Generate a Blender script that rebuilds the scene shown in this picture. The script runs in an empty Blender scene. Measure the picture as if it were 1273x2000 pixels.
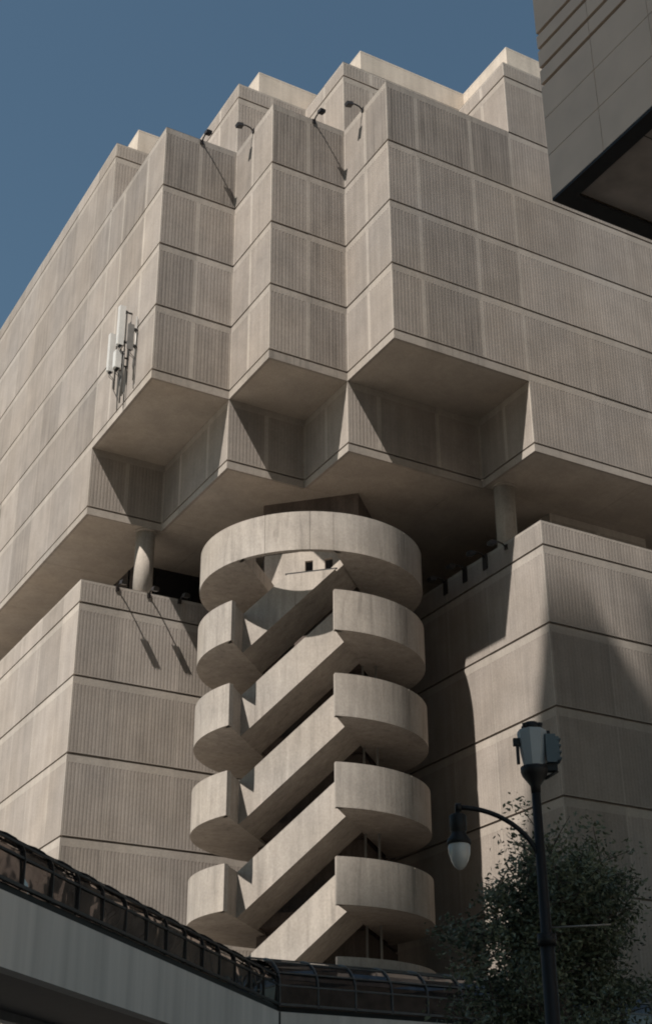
import bpy, math, random
from mathutils import Vector, Matrix
rad = math.radians
random.seed(7)
scene = bpy.context.scene

# ------------------------------------------------------------------ camera
YAW, PITCH, ROLL = 0.51588, 0.47211, -0.005055
CAM = Vector((-32.5568, -50.2782, 1.7))
fh = Vector((math.sin(YAW), math.cos(YAW), 0))
rt = Vector((math.cos(YAW), -math.sin(YAW), 0))
up = Vector((0, 0, 1))
F = fh*math.cos(PITCH) + up*math.sin(PITCH)
U = -fh*math.sin(PITCH) + up*math.cos(PITCH)
R2 = rt*math.cos(ROLL) + U*math.sin(ROLL)
U2 = U*math.cos(ROLL) - rt*math.sin(ROLL)
cam_d = bpy.data.cameras.new("camera")
cam_d.sensor_fit = 'VERTICAL'
cam_d.sensor_height = 24.0
cam_d.lens = 2739.4/2000*24.0
cam_d.clip_start = 0.1
cam_d.clip_end = 5000
cam = bpy.data.objects.new("camera", cam_d)
scene.collection.objects.link(cam)
M3 = Matrix((R2, U2, -F)).transposed()
cam.matrix_world = Matrix.Translation(CAM) @ M3.to_4x4()
scene.camera = cam

# ------------------------------------------------------------------ sky, sun, exposure
SUN_TO = Vector((-0.63, -0.265, 1.0)).normalized()
elev = math.asin(SUN_TO.z)
azim = math.atan2(SUN_TO.x, SUN_TO.y)            # clockwise from +Y
w = bpy.data.worlds.new("World")
scene.world = w
w.use_nodes = True
nt = w.node_tree
bg = nt.nodes["Background"]
sky = nt.nodes.new("ShaderNodeTexSky")
sky.sky_type = 'NISHITA'
sky.sun_disc = False
sky.sun_elevation = elev
sky.sun_rotation = azim
sky.air_density = 1.0
sky.dust_density = 0.6
sky.ozone_density = 0.55
tint = nt.nodes.new("ShaderNodeMix"); tint.data_type = 'RGBA'; tint.blend_type = 'MULTIPLY'
tint.inputs["Factor"].default_value = 1.0
tint.inputs["B"].default_value = (1.10, 1.25, 1.11, 1)      # slightly teal summer sky
nt.links.new(sky.outputs[0], tint.inputs["A"])
nt.links.new(tint.outputs["Result"], bg.inputs[0])
bg.inputs[1].default_value = 0.05
sun_d = bpy.data.lights.new("sun", 'SUN')
sun_d.energy = 4.8
sun_d.angle = rad(0.53)
sun_d.color = (1.0, 0.94, 0.86)
sun = bpy.data.objects.new("sun", sun_d)
scene.collection.objects.link(sun)
sun.rotation_euler = SUN_TO.to_track_quat('Z', 'Y').to_euler()
sun.location = (-60, -60, 150)
scene.view_settings.view_transform = 'Standard'
scene.view_settings.look = 'None'
scene.view_settings.exposure = 0.57
scene.view_settings.gamma = 1.0
scene.cycles.pixel_filter_type = 'BLACKMAN_HARRIS'
scene.cycles.filter_width = 1.9
scene.view_settings.use_curve_mapping = False

# ------------------------------------------------------------------ materials
def new_mat(name):
    m = bpy.data.materials.new(name)
    m.use_nodes = True
    n = m.node_tree.nodes
    return m, n, m.node_tree.links, n["Principled BSDF"]

def concrete(name, base, mottle=0.16, streak=0.22, tone=0.30, bump=0.25, grime=0.0, fine_amt=None, runs=0.0):
    """weathered concrete: fine aggregate, soft mottling, rain streaks, per panel tone"""
    m, n, l, b = new_mat(name)
    tc = n.new("ShaderNodeTexCoord")
    geo = n.new("ShaderNodeNewGeometry")
    big = n.new("ShaderNodeTexNoise"); big.inputs["Scale"].default_value = 0.55; big.inputs["Detail"].default_value = 7
    big.inputs["Roughness"].default_value = 0.62
    l.new(geo.outputs["Position"], big.inputs["Vector"])
    mp = n.new("ShaderNodeMapping"); mp.inputs["Scale"].default_value = (2.6, 2.6, 0.13)
    l.new(geo.outputs["Position"], mp.inputs["Vector"])
    st = n.new("ShaderNodeTexNoise"); st.inputs["Scale"].default_value = 1.0; st.inputs["Detail"].default_value = 5
    l.new(mp.outputs[0], st.inputs["Vector"])
    fine = n.new("ShaderNodeTexNoise"); fine.inputs["Scale"].default_value = 9; fine.inputs["Detail"].default_value = 6
    l.new(geo.outputs["Position"], fine.inputs["Vector"])
    at = n.new("ShaderNodeAttribute"); at.attribute_name = "tone"
    def centred(src, amt):
        mr = n.new("ShaderNodeMapRange")
        mr.inputs[1].default_value = 0.28; mr.inputs[2].default_value = 0.72
        mr.inputs[3].default_value = 1-amt; mr.inputs[4].default_value = 1+amt
        l.new(src, mr.inputs[0]); return mr.outputs[0]
    def mul(a, b_):
        k = n.new("ShaderNodeMath"); k.operation = 'MULTIPLY'; l.new(a, k.inputs[0]); l.new(b_, k.inputs[1]); return k.outputs[0]
    v = mul(centred(big.outputs[0], mottle), centred(st.outputs[0], streak))
    v = mul(v, centred(fine.outputs[0], mottle*0.7 if fine_amt is None else fine_amt))
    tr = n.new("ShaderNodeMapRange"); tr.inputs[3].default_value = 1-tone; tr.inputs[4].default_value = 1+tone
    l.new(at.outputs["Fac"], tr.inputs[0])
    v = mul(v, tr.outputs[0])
    if runs:
        mp3 = n.new("ShaderNodeMapping"); mp3.inputs["Scale"].default_value = (3.2, 3.2, 0.35)
        l.new(geo.outputs["Position"], mp3.inputs["Vector"])
        rn3 = n.new("ShaderNodeTexNoise"); rn3.inputs["Scale"].default_value = 1.0; rn3.inputs["Detail"].default_value = 4; rn3.inputs["Distortion"].default_value = 0.6
        l.new(mp3.outputs[0], rn3.inputs["Vector"])
        q1 = n.new("ShaderNodeMapRange"); q1.inputs[1].default_value = 0.55; q1.inputs[2].default_value = 0.74
        q1.inputs[3].default_value = 1.0; q1.inputs[4].default_value = 1-runs
        l.new(rn3.outputs[0], q1.inputs[0]); v = mul(v, q1.outputs[0])
        q2 = n.new("ShaderNodeMapRange"); q2.inputs[1].default_value = 0.44; q2.inputs[2].default_value = 0.28
        q2.inputs[3].default_value = 1.0; q2.inputs[4].default_value = 1+runs*0.6
        l.new(rn3.outputs[0], q2.inputs[0]); v = mul(v, q2.outputs[0])
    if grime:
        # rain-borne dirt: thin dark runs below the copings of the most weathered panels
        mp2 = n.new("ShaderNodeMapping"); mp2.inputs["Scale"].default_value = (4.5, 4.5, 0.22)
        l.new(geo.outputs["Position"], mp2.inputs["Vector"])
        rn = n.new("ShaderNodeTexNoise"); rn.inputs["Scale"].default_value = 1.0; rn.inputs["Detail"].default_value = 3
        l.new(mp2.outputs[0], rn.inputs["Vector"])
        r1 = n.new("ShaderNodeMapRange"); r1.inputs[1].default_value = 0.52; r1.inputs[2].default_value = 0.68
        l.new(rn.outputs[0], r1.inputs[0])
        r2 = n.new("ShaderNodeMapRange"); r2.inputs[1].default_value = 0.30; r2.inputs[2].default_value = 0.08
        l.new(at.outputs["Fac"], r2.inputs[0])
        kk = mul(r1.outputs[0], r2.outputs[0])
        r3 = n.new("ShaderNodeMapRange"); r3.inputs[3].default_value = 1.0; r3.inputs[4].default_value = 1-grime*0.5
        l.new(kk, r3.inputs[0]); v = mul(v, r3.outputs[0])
    # warm / cool drift
    hue = n.new("ShaderNodeMix"); hue.data_type = 'RGBA'
    hue.inputs["A"].default_value = (base[0]*1.04, base[1]*0.99, base[2]*0.93, 1)
    hue.inputs["B"].default_value = (base[0]*0.96, base[1]*0.99, base[2]*1.05, 1)
    dr = n.new("ShaderNodeTexNoise"); dr.inputs["Scale"].default_value = 0.17; dr.inputs["Detail"].default_value = 3
    l.new(geo.outputs["Position"], dr.inputs["Vector"]); l.new(dr.outputs[0], hue.inputs["Factor"])
    sc_ = n.new("ShaderNodeVectorMath"); sc_.operation = 'SCALE'
    l.new(hue.outputs["Result"], sc_.inputs[0]); l.new(v, sc_.inputs["Scale"])
    l.new(sc_.outputs[0], b.inputs["Base Color"])
    b.inputs["Roughness"].default_value = 0.88
    b.inputs["Specular IOR Level"].default_value = 0.25
    bp = n.new("ShaderNodeBump"); bp.inputs["Strength"].default_value = bump; bp.inputs["Distance"].default_value = 0.02
    l.new(fine.outputs[0], bp.inputs["Height"]); l.new(bp.outputs[0], b.inputs["Normal"])
    return m

def plain(name, col, rough=0.5, metal=0.0, var=0.12, scale=3.0, spec=0.5, streak=False):
    m, n, l, b = new_mat(name)
    geo = n.new("ShaderNodeNewGeometry")
    tx = n.new("ShaderNodeTexNoise"); tx.inputs["Scale"].default_value = scale; tx.inputs["Detail"].default_value = 5
    if streak:
        mp = n.new("ShaderNodeMapping"); mp.inputs["Scale"].default_value = (1, 1, 0.06)
        l.new(geo.outputs["Position"], mp.inputs["Vector"]); l.new(mp.outputs[0], tx.inputs["Vector"])
    else:
        l.new(geo.outputs["Position"], tx.inputs["Vector"])
    mr = n.new("ShaderNodeMapRange"); mr.inputs[1].default_value = 0.3; mr.inputs[2].default_value = 0.7
    mr.inputs[3].default_value = 1-var; mr.inputs[4].default_value = 1+var
    l.new(tx.outputs[0], mr.inputs[0])
    rgb = n.new("ShaderNodeRGB"); rgb.outputs[0].default_value = (*col, 1)
    s = n.new("ShaderNodeVectorMath"); s.operation = 'SCALE'
    l.new(rgb.outputs[0], s.inputs[0]); l.new(mr.outputs[0], s.inputs["Scale"])
    l.new(s.outputs[0], b.inputs["Base Color"])
    b.inputs["Roughness"].default_value = rough; b.inputs["Metallic"].default_value = metal
    b.inputs["Specular IOR Level"].default_value = spec
    return m

CON = (0.296, 0.262, 0.233)
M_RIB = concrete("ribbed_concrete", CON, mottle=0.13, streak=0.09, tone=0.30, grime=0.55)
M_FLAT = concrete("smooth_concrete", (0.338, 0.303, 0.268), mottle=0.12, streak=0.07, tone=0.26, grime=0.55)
M_SOFFIT = concrete("soffit_concrete", (0.40, 0.352, 0.302), mottle=0.13, streak=0.05, tone=0.14, fine_amt=0.08)
M_STAIR = concrete("stair_concrete", (0.36, 0.322, 0.283), mottle=0.15, streak=0.10, tone=0.22, bump=0.3, fine_amt=0.10, runs=0.24)
M_COPE = concrete("pale_roof_render", (0.52, 0.455, 0.385), mottle=0.1, streak=0.1, tone=0.05)
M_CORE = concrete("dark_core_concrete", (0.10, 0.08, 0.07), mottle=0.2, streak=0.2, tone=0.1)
M_DGLASS = plain("dark_glass", (0.010, 0.010, 0.013), rough=0.06, var=0.3, spec=0.5)
M_TGLASS = plain("bridge_glass", (0.25, 0.205, 0.185), rough=0.04, var=0.3, spec=0.8, metal=0.9, scale=1.2)
def wavy(m):
    n = m.node_tree.nodes; l = m.node_tree.links
    geo = n.new("ShaderNodeNewGeometry"); tx = n.new("ShaderNodeTexNoise"); tx.inputs["Scale"].default_value = 0.8; tx.inputs["Detail"].default_value = 1; tx.inputs["Distortion"].default_value = 1.2
    l.new(geo.outputs["Position"], tx.inputs["Vector"])
    bp = n.new("ShaderNodeBump"); bp.inputs["Strength"].default_value = 1.0; bp.inputs["Distance"].default_value = 0.035
    l.new(tx.outputs[0], bp.inputs["Height"]); l.new(bp.outputs[0], n["Principled BSDF"].inputs["Normal"])
wavy(M_TGLASS)
M_TGLASS2 = plain("dark_tinted_glass", (0.10, 0.09, 0.09), rough=0.03, var=0.3, spec=0.8, metal=0.7)
M_FRAME = plain("dark_metal_frame", (0.03, 0.027, 0.027), rough=0.45, metal=0.4)
M_FRAME_LIT = plain("lit_metal_frame", (0.13, 0.13, 0.135), rough=0.4, metal=0.3)  # paler copy of the frame metal, sky reflection put into its colour
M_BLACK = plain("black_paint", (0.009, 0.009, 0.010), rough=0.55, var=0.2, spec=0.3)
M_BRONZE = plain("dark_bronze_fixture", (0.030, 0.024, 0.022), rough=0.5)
M_FASCIA = plain("blue_grey_metal_fascia", (0.66, 0.605, 0.565), rough=0.5, var=0.16, scale=1.6, streak=True)
M_UNDER = plain("bridge_underside_paint", (0.06, 0.052, 0.05), rough=0.8)
M_LIP = plain("bridge_lip_paint", (0.17, 0.165, 0.16), rough=0.7)
M_PANEL = plain("grey_stone_cladding", (0.47, 0.37, 0.295), rough=0.45, var=0.07, scale=0.9)
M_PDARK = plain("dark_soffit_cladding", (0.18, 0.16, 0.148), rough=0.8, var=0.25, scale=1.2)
M_WHITE = plain("white_antenna_plastic", (0.60, 0.59, 0.57), rough=0.45, var=0.06)
M_GREYMETAL = plain("grey_galvanised_metal", (0.22, 0.21, 0.2), rough=0.5, metal=0.5)
M_SMALLCELL = plain("pale_grey_equipment_paint", (0.27, 0.30, 0.32), rough=0.5, var=0.05)
M_TEAL = plain("blue_grey_equipment_paint", (0.06, 0.085, 0.10), rough=0.5, var=0.1)
M_GLOBE = plain("frosted_lamp_glass", (0.42, 0.415, 0.40), rough=0.2, var=0.04)
M_BARK = plain("bark", (0.07, 0.055, 0.045), rough=0.95, var=0.35, scale=12)
M_GROUND = plain("street_paving", (0.315, 0.288, 0.252), rough=0.9, var=0.25, scale=0.4)
M_ROAD = plain("asphalt", (0.055, 0.053, 0.052), rough=0.9, var=0.2, scale=0.7)
M_TOWER = plain("tower_cladding", (0.22, 0.21, 0.2), rough=0.5)

def leaf_mat():
    m, n, l, b = new_mat("leaf_green")
    at = n.new("ShaderNodeAttribute"); at.attribute_name = "tone"
    cr = n.new("ShaderNodeValToRGB")
    cr.color_ramp.elements[0].color = (0.026, 0.038, 0.020, 1)
    cr.color_ramp.elements[1].color = (0.16, 0.18, 0.11, 1)
    l.new(at.outputs["Fac"], cr.inputs[0]); l.new(cr.outputs[0], b.inputs["Base Color"])
    b.inputs["Roughness"].default_value = 0.5
    return m
M_LEAF = leaf_mat()

# ------------------------------------------------------------------ mesh helpers
class MB:
    def __init__(s):
        s.v = []; s.f = []; s.m = []; s.t = []; s.sm = []
    def face(s, pts, mat=0, tone=0.5, smooth=False):
        i = len(s.v)
        s.v.extend([tuple(p) for p in pts])
        s.f.append(tuple(range(i, i+len(pts)))); s.m.append(mat); s.t.append(tone); s.sm.append(smooth)
    def box(s, c, ax, ay, az, mat=0, tone=0.5):
        """centre c and three half-extent vectors"""
        c = Vector(c); ax = Vector(ax); ay = Vector(ay); az = Vector(az)
        if ax.cross(ay).dot(az) < 0: ax = -ax
        P = lambda i, j, k: c + ax*i + ay*j + az*k
        for q in (((1,-1,-1),(1,1,-1),(1,1,1),(1,-1,1)), ((-1,-1,-1),(-1,-1,1),(-1,1,1),(-1,1,-1)),
                  ((-1,1,-1),(-1,1,1),(1,1,1),(1,1,-1)), ((-1,-1,-1),(1,-1,-1),(1,-1,1),(-1,-1,1)),
                  ((-1,-1,1),(1,-1,1),(1,1,1),(-1,1,1)), ((-1,-1,-1),(-1,1,-1),(1,1,-1),(1,-1,-1))):
            s.face([P(*t) for t in q], mat, tone)
    def abox(s, x0, x1, y0, y1, z0, z1, mat=0, tone=0.5):
        s.box(((x0+x1)/2, (y0+y1)/2, (z0+z1)/2), ((x1-x0)/2,0,0), (0,(y1-y0)/2,0), (0,0,(z1-z0)/2), mat, tone)
    def prism(s, poly, z0, z1, mat=0, tone=0.5, smooth=False):
        """poly: counter-clockwise (x,y) list"""
        n = len(poly)
        s.face([(p[0], p[1], z1) for p in poly], mat, tone)
        s.face([(p[0], p[1], z0) for p in reversed(poly)], mat, tone)
        for i in range(n):
            a = poly[i]; b = poly[(i+1) % n]
            s.face([(a[0],a[1],z0),(b[0],b[1],z0),(b[0],b[1],z1),(a[0],a[1],z1)], mat, tone, smooth)
    def tube(s, pts, radii, n=12, mat=0, tone=0.5, cap=True):
        pts = [Vector(p) for p in pts]
        if not isinstance(radii, (list, tuple)): radii = [radii]*len(pts)
        base = len(s.v); prev = None
        for i, p in enumerate(pts):
            d = (pts[min(i+1, len(pts)-1)] - pts[max(i-1, 0)]).normalized()
            if prev is None:
                a = Vector((0,0,1)) if abs(d.z) < 0.9 else Vector((1,0,0))
                e1 = d.cross(a).normalized()
            else:
                e1 = (prev - d*prev.dot(d)).normalized()
            prev = e1; e2 = d.cross(e1)
            for k in range(n):
                t = 2*math.pi*k/n
                s.v.append(tuple(p + (e1*math.cos(t)+e2*math.sin(t))*radii[i]))
        for i in range(len(pts)-1):
            for k in range(n):
                a = base+i*n+k; b = base+i*n+(k+1) % n
                s.f.append((a, b, b+n, a+n)); s.m.append(mat); s.t.append(tone); s.sm.append(True)
        if cap:
            s.f.append(tuple(base+k for k in reversed(range(n)))); s.m.append(mat); s.t.append(tone); s.sm.append(False)
            e = base+(len(pts)-1)*n
            s.f.append(tuple(e+k for k in range(n))); s.m.append(mat); s.t.append(tone); s.sm.append(False)
    def build(s, name, mats, parent=None, origin=(0,0,0), label=None):
        if not isinstance(mats, (list, tuple)): mats = [mats]
        o3 = Vector(origin)
        me = bpy.data.meshes.new(name)
        me.from_pydata([tuple(Vector(v)-o3) for v in s.v], [], s.f)
        for m in mats: me.materials.append(m)
        me.polygons.foreach_set("material_index", s.m)
        me.polygons.foreach_set("use_smooth", s.sm)
        at = me.attributes.new("tone", 'FLOAT', 'FACE')
        at.data.foreach_set("value", s.t)
        me.update()
        o = bpy.data.objects.new(name, me)
        scene.collection.objects.link(o)
        if parent is not None:
            o.parent = parent
            o.location = o3 - world_loc(parent)
        else:
            o.location = o3
        if label: o["label"] = label
        return o

def world_loc(o):
    v = Vector((0,0,0))
    while o is not None:
        v += Vector(o.location); o = o.parent
    return v

def thing(name, label, cat, loc, group=None):
    o = bpy.data.objects.new(name, None)
    o.empty_display_size = 0.3
    scene.collection.objects.link(o)
    o.location = loc
    tag(o, label, cat, group)
    return o
def tag(o, label, cat, group=None):
    o["label"] = label; o["category"] = cat
    if group: o["group"] = group
def struct(o):
    o["kind"] = "structure"; return o
def copy_tree(o, loc, label=None, parent=None):
    c = o.copy(); scene.collection.objects.link(c)
    if parent is None:
        c.location = loc
        if label: c["label"] = label
    else:
        c.parent = parent
    for ch in [x for x in scene.objects if x.parent == o]:
        copy_tree(ch, None, None, c)
    return c

# ------------------------------------------------------------------ ground
g = MB(); g.face([(-700,-700,0),(700,-700,0),(700,700,0),(-700,700,0)])
struct(g.build("ground", M_GROUND))
g = MB()
dv = Vector((1,0,0)); 
g.face([(-700,-46,0.004),(700,-46,0.004),(700,-30,0.004),(-700,-30,0.004)])
struct(g.build("road", M_ROAD))

# ------------------------------------------------------------------ main hall
xM, xL, xc = -4.739, -9.339, 8.539
y1, y2, y3 = 4.733, 9.486, 18.197
Zb, Zbj, Zl, Zlj, Zt, Zp, Zpj = 42.236, 42.772, 37.933, 38.416, 59.704, 65.28, 64.158
J = [46.996, 51.205, 55.396]
rx, ry, lx, ly, Pt = xc, 0.0, xL, y3, 33.88
PJ = [32.51, 28.24, 23.93, 19.54, 15.2, 10.86, 6.52, 2.18]
FAR = 62.0
GAP = 0.115

def ribbed_wall(mb, A, B, zs, strips=(), corner0=True, corner1=True, fascia=0.0, seed=0, dirty=0.0, soft=False, base=0.5, period=0.205, depth=0.0065, plainrows=()):
    """precast wall from A to B (outside on the right hand when walking A->B seen from above is -normal...).
    zs: joint heights from bottom to top; every row is a ribbed slab with smooth bands; real relief."""
    rnd = random.Random(seed)
    A = Vector((A[0], A[1], 0)); B = Vector((B[0], B[1], 0))
    d = (B-A); L = d.length; d.normalize()
    nrm = Vector((d.y, -d.x, 0))                    # outward normal (right of travel)
    BACK = -0.16
    def P0(s, z, q): return A + d*s + nrm*q + Vector((0,0,z))
    P = P0
    c0 = -BACK if corner0 else 0.0
    c1 = -BACK if corner1 else 0.0
    # joint backing
    mb.face([P(c0, zs[0], BACK), P(L-c1, zs[0], BACK), P(L-c1, zs[-1], BACK), P(c0, zs[-1], BACK)], 0, 0.1)
    strips = sorted(s for s in strips if 0.3 < s < L-0.3)
    edges = [0.0] + list(strips) + [L]
    nrow = len(zs)-1
    for r in range(nrow):
        z0 = zs[r] + (GAP/2 if r > 0 else 0); z1 = zs[r+1] - (GAP/2 if r < nrow-1 else 0)
        is_plain = (fascia and r == 0) or (r in plainrows)
        P = P0
        # reveals top and bottom of the slab (mitred)
        tn = 0.5
        mb.face([P(0,z1,0), P(L,z1,0), P(L-c1,z1,BACK), P(c0,z1,BACK)], 0, tn)
        mb.face([P(0,z0,0), P(c0,z0,BACK), P(L-c1,z0,BACK), P(L,z0,0)], 0, tn)
        for e in range(len(edges)-1):
            a, b = edges[e], edges[e+1]
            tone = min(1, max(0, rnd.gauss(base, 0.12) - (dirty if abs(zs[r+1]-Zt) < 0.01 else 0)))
            if is_plain:
                P = P0
                mb.face([P(a,z0,0), P(b,z0,0), P(b,z1,0), P(a,z1,0)], 1, tone); continue
            jd = rnd.uniform(-0.009, 0.0)
            PP = P
            def P(s_, z_, q_, jd=jd, PP0=P0): return PP0(s_, z_, q_+jd)
            mt, mbm = (0.42, 0.05)
            if z1-z0 < 2: mt, mbm = 0.16, 0.05
            ma = 0.10 if e == 0 else (0.035 if soft else 0.13)
            mz = 0.10 if e == len(edges)-2 else (0.035 if soft else 0.13)
            sl = 0.06 if soft else 0.27
            zt, zb = z1-mt, z0+mbm
            # flush bands
            lt = min(1, tone+0.12)
            mb.face([P(a,zt,0), P(b,zt,0), P(b,z1,0), P(a,z1,0)], 1, lt)
            mb.face([P(a,z0,0), P(b,z0,0), P(b,zb,0), P(a,zb,0)], 1, tone)
            mb.face([P(a,zb,0), P(a+ma,zb,0), P(a+ma,zt,0), P(a,zt,0)], 1, min(1, lt+sl*0.8))
            mb.face([P(b-mz,zb,0), P(b,zb,0), P(b,zt,0), P(b-mz,zt,0)], 1, min(1, lt+sl*0.8))
            s0, s1 = a+ma, b-mz
            n = max(1, int(round((s1-s0)/period))); p = (s1-s0)/n
            # groove: sloping sides, floor; rib: flush
            for k in range(n):
                g0 = s0+k*p; w = p
                x0, x1, x2, x3 = g0+w*0.00, g0+w*0.15, g0+w*0.38, g0+w*0.53
                q = -depth
                j = tone + rnd.uniform(-0.04, 0.04)
                mb.face([P(x0,zb,0), P(x1,zb,q), P(x1,zt,q), P(x0,zt,0)], 0, j)
                mb.face([P(x1,zb,q), P(x2,zb,q), P(x2,zt,q), P(x1,zt,q)], 0, j)
                mb.face([P(x2,zb,q), P(x3,zb,0), P(x3,zt,0), P(x2,zt,q)], 0, j)
                mb.face([P(x3,zb,0), P(g0+w,zb,0), P(g0+w,zt,0), P(x3,zt,0)], 0, j)
                mb.face([P(x0,zt,0), P(x1,zt,q), P(x2,zt,q), P(x3,zt,0)], 0, j)
                mb.face([P(x0,zb,0), P(x3,zb,0), P(x2,zb,q), P(x1,zb,q)], 0, j)

RIBMATS = [M_RIB, M_FLAT]
hall = thing("exhibition_hall", "huge stepped concrete hall with ribbed wall panels and jutting upper storeys", "building", (0, y1, 0))
def hall_wall(name, *a, **k):
    mb = MB(); ribbed_wall(mb, *a, **k); return mb.build(name, RIBMATS, hall, origin=((a[0][0]+a[1][0])/2, (a[0][1]+a[1][1])/2, a[2][0]))

def every(first, step, L):
    r = []; s = first
    while s < L: r.append(s); s += step
    return r
up_z = [Zb, Zbj] + J + [Zt]
MOD = 3.74
sd = 1
# upper tier: right facing walls run +x (normal -y); left facing walls run -y (normal -x)
def right_wall(name, xa, xb, y, zs, strips, **k):
    global sd; sd += 1
    return hall_wall(name, (xa, y), (xb, y), zs, [s-xa for s in strips], seed=sd, **k)
def left_wall(name, x, ya, yb, zs, strips, **k):
    global sd; sd += 1
    return hall_wall(name, (x, yb), (x, ya), zs, [yb-s for s in strips], seed=sd, **k)

xs_R = [1.95+MOD*i for i in range(40)]
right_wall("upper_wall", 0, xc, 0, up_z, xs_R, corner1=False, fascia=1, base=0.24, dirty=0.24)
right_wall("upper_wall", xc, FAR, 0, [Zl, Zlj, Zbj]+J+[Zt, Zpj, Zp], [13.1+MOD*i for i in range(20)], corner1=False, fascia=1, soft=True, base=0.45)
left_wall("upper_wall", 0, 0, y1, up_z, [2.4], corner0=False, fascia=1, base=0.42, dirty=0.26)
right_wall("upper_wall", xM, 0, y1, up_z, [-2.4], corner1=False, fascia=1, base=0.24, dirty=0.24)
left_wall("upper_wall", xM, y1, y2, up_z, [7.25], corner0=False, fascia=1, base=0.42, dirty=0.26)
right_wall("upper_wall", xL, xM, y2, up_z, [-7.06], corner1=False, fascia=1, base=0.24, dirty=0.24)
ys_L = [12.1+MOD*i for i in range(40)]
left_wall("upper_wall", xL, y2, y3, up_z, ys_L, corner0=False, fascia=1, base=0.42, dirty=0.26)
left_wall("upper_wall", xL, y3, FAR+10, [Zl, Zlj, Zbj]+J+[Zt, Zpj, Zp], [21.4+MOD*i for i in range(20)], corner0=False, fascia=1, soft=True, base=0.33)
# top tier
tz = [Zt, Zpj, Zp]
left_wall("parapet_wall", xc, 0, y1, tz, [2.4], corner0=False)
right_wall("parapet_wall", 0, xc, y1, tz, [1.95, 5.7], corner1=False)
left_wall("parapet_wall", 0, y1, y2, tz, [7.1], corner0=False)
right_wall("parapet_wall", xM, 0, y2, tz, [-2.4], corner1=False)
left_wall("parapet_wall", xM, y2, y3, tz, [12.1, 15.84], corner0=False)
right_wall("parapet_wall", xL, xM, y3, tz, [-7.06], corner1=False)
# lower tier (one storey, stepped back under the upper one)
lz = [Zl, Zlj, Zb]
left_wall("lower_wall", xc, 0, y1, lz, [2.4], corner0=False, fascia=1)
right_wall("lower_wall", 0, xc, y1, lz, [1.95, 5.7], corner1=False, fascia=1)
left_wall("lower_wall", 0, y1, y2, lz, [7.1], corner0=False, fascia=1)
right_wall("lower_wall", xM, 0, y2, lz, [-2.4], corner1=False, fascia=1)
left_wall("lower_wall", xM, y2, y3, lz, [12.1, 15.84], corner0=False, fascia=1)
right_wall("lower_wall", xL, xM, y3, lz, [-7.06], corner1=False, fascia=1)

# soffits of the jutting boxes, roofs over the same squares
def slab(name, rects, z0, z1, mat, inset=0.0):
    mb = MB()
    for (x0, x1_, ya, yb) in rects:
        mb.abox(x0, x1_, ya, yb, z0, z1)
    return mb.build(name, mat, hall, origin=(rects[0][0], rects[0][2], z0))
e = 0.003
steps = [(0, xc, 0, y1), (xM, 0, y1, y2), (xL, xM, y2, y3)]
for (a, b, c, d_) in steps:
    slab("soffit", [(a+e, b-e, c+e, d_-e)], Zb+0.004, Zb+0.25, M_SOFFIT)
    slab("roof_slab", [(a+0.02, b-e, c+0.02, d_-e)], Zt-0.35, Zt-0.05, M_FLAT)
# large soffit beneath the lower tier with board joints
def big_soffit():
    mb = MB()
    z = Zl+0.004
    cells = [(xc, FAR, 0, y1), (0, FAR, y1, y2), (xM, FAR, y2, y3), (xL, FAR, y3, FAR+10)]
    for (a, b, c, d_) in cells:
        x = a
        while x < b-0.01:
            nx = min(x+ (7.48 if b-a > 12 else b-a), b)
            y = c
            while y < d_-0.01:
                ny = min(y+7.48, d_)
                mb.abox(x+0.012, nx-0.012, y+0.012, ny-0.012, z, z+0.12, 0, random.uniform(0.35, 0.65))
                y = ny
            x = nx
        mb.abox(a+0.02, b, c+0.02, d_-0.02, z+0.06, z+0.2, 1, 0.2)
    return mb.build("soffit", [M_SOFFIT, M_CORE], hall, origin=(xc, 0, z))
big_soffit()
mb = MB()
for (a, b, c, d_) in [(xc, FAR, 0, y1), (0, FAR, y1, y2), (xM, FAR, y2, y3), (xL, FAR, y3, FAR+10)]:
    mb.abox(a+0.3, b, c+0.3, d_+0.29, Zp-1.4, Zp-1.1)
mb.build("roof_slab", M_FLAT, hall, origin=(xc, 0, Zp-1.4))
# pale set-back coping wall above the parapet (follows the same steps)
def coping():
    mb = MB(); ox, oy, z0, z1 = 1.9, 1.05, Zp-1.1, 68.05
    pts = [(FAR, oy), (xc+ox-0.7, oy), (xc+ox-0.7, y1+oy), (ox, y1+oy), (ox, y2+oy), (xM+ox, y2+oy), (xM+ox, y3+oy), (xL+ox-0.1, y3+oy), (xL+ox-0.1, FAR+10)]
    poly = pts + [(FAR, FAR+10)]
    poly = poly[::-1]
    n = len(poly)
    area = sum(poly[i][0]*poly[(i+1)%n][1]-poly[(i+1)%n][0]*poly[i][1] for i in range(n))
    if area < 0: poly.reverse()
    mb.prism(poly, z0, z1-0.15)
    mb.prism([(p[0], p[1]) for p in poly], z1-0.13, z1)
    return mb.build("roof_wall", M_COPE, hall, origin=(xc, oy, z0), label="pale smooth set-back wall above the stepped parapet")
coping()
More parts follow.
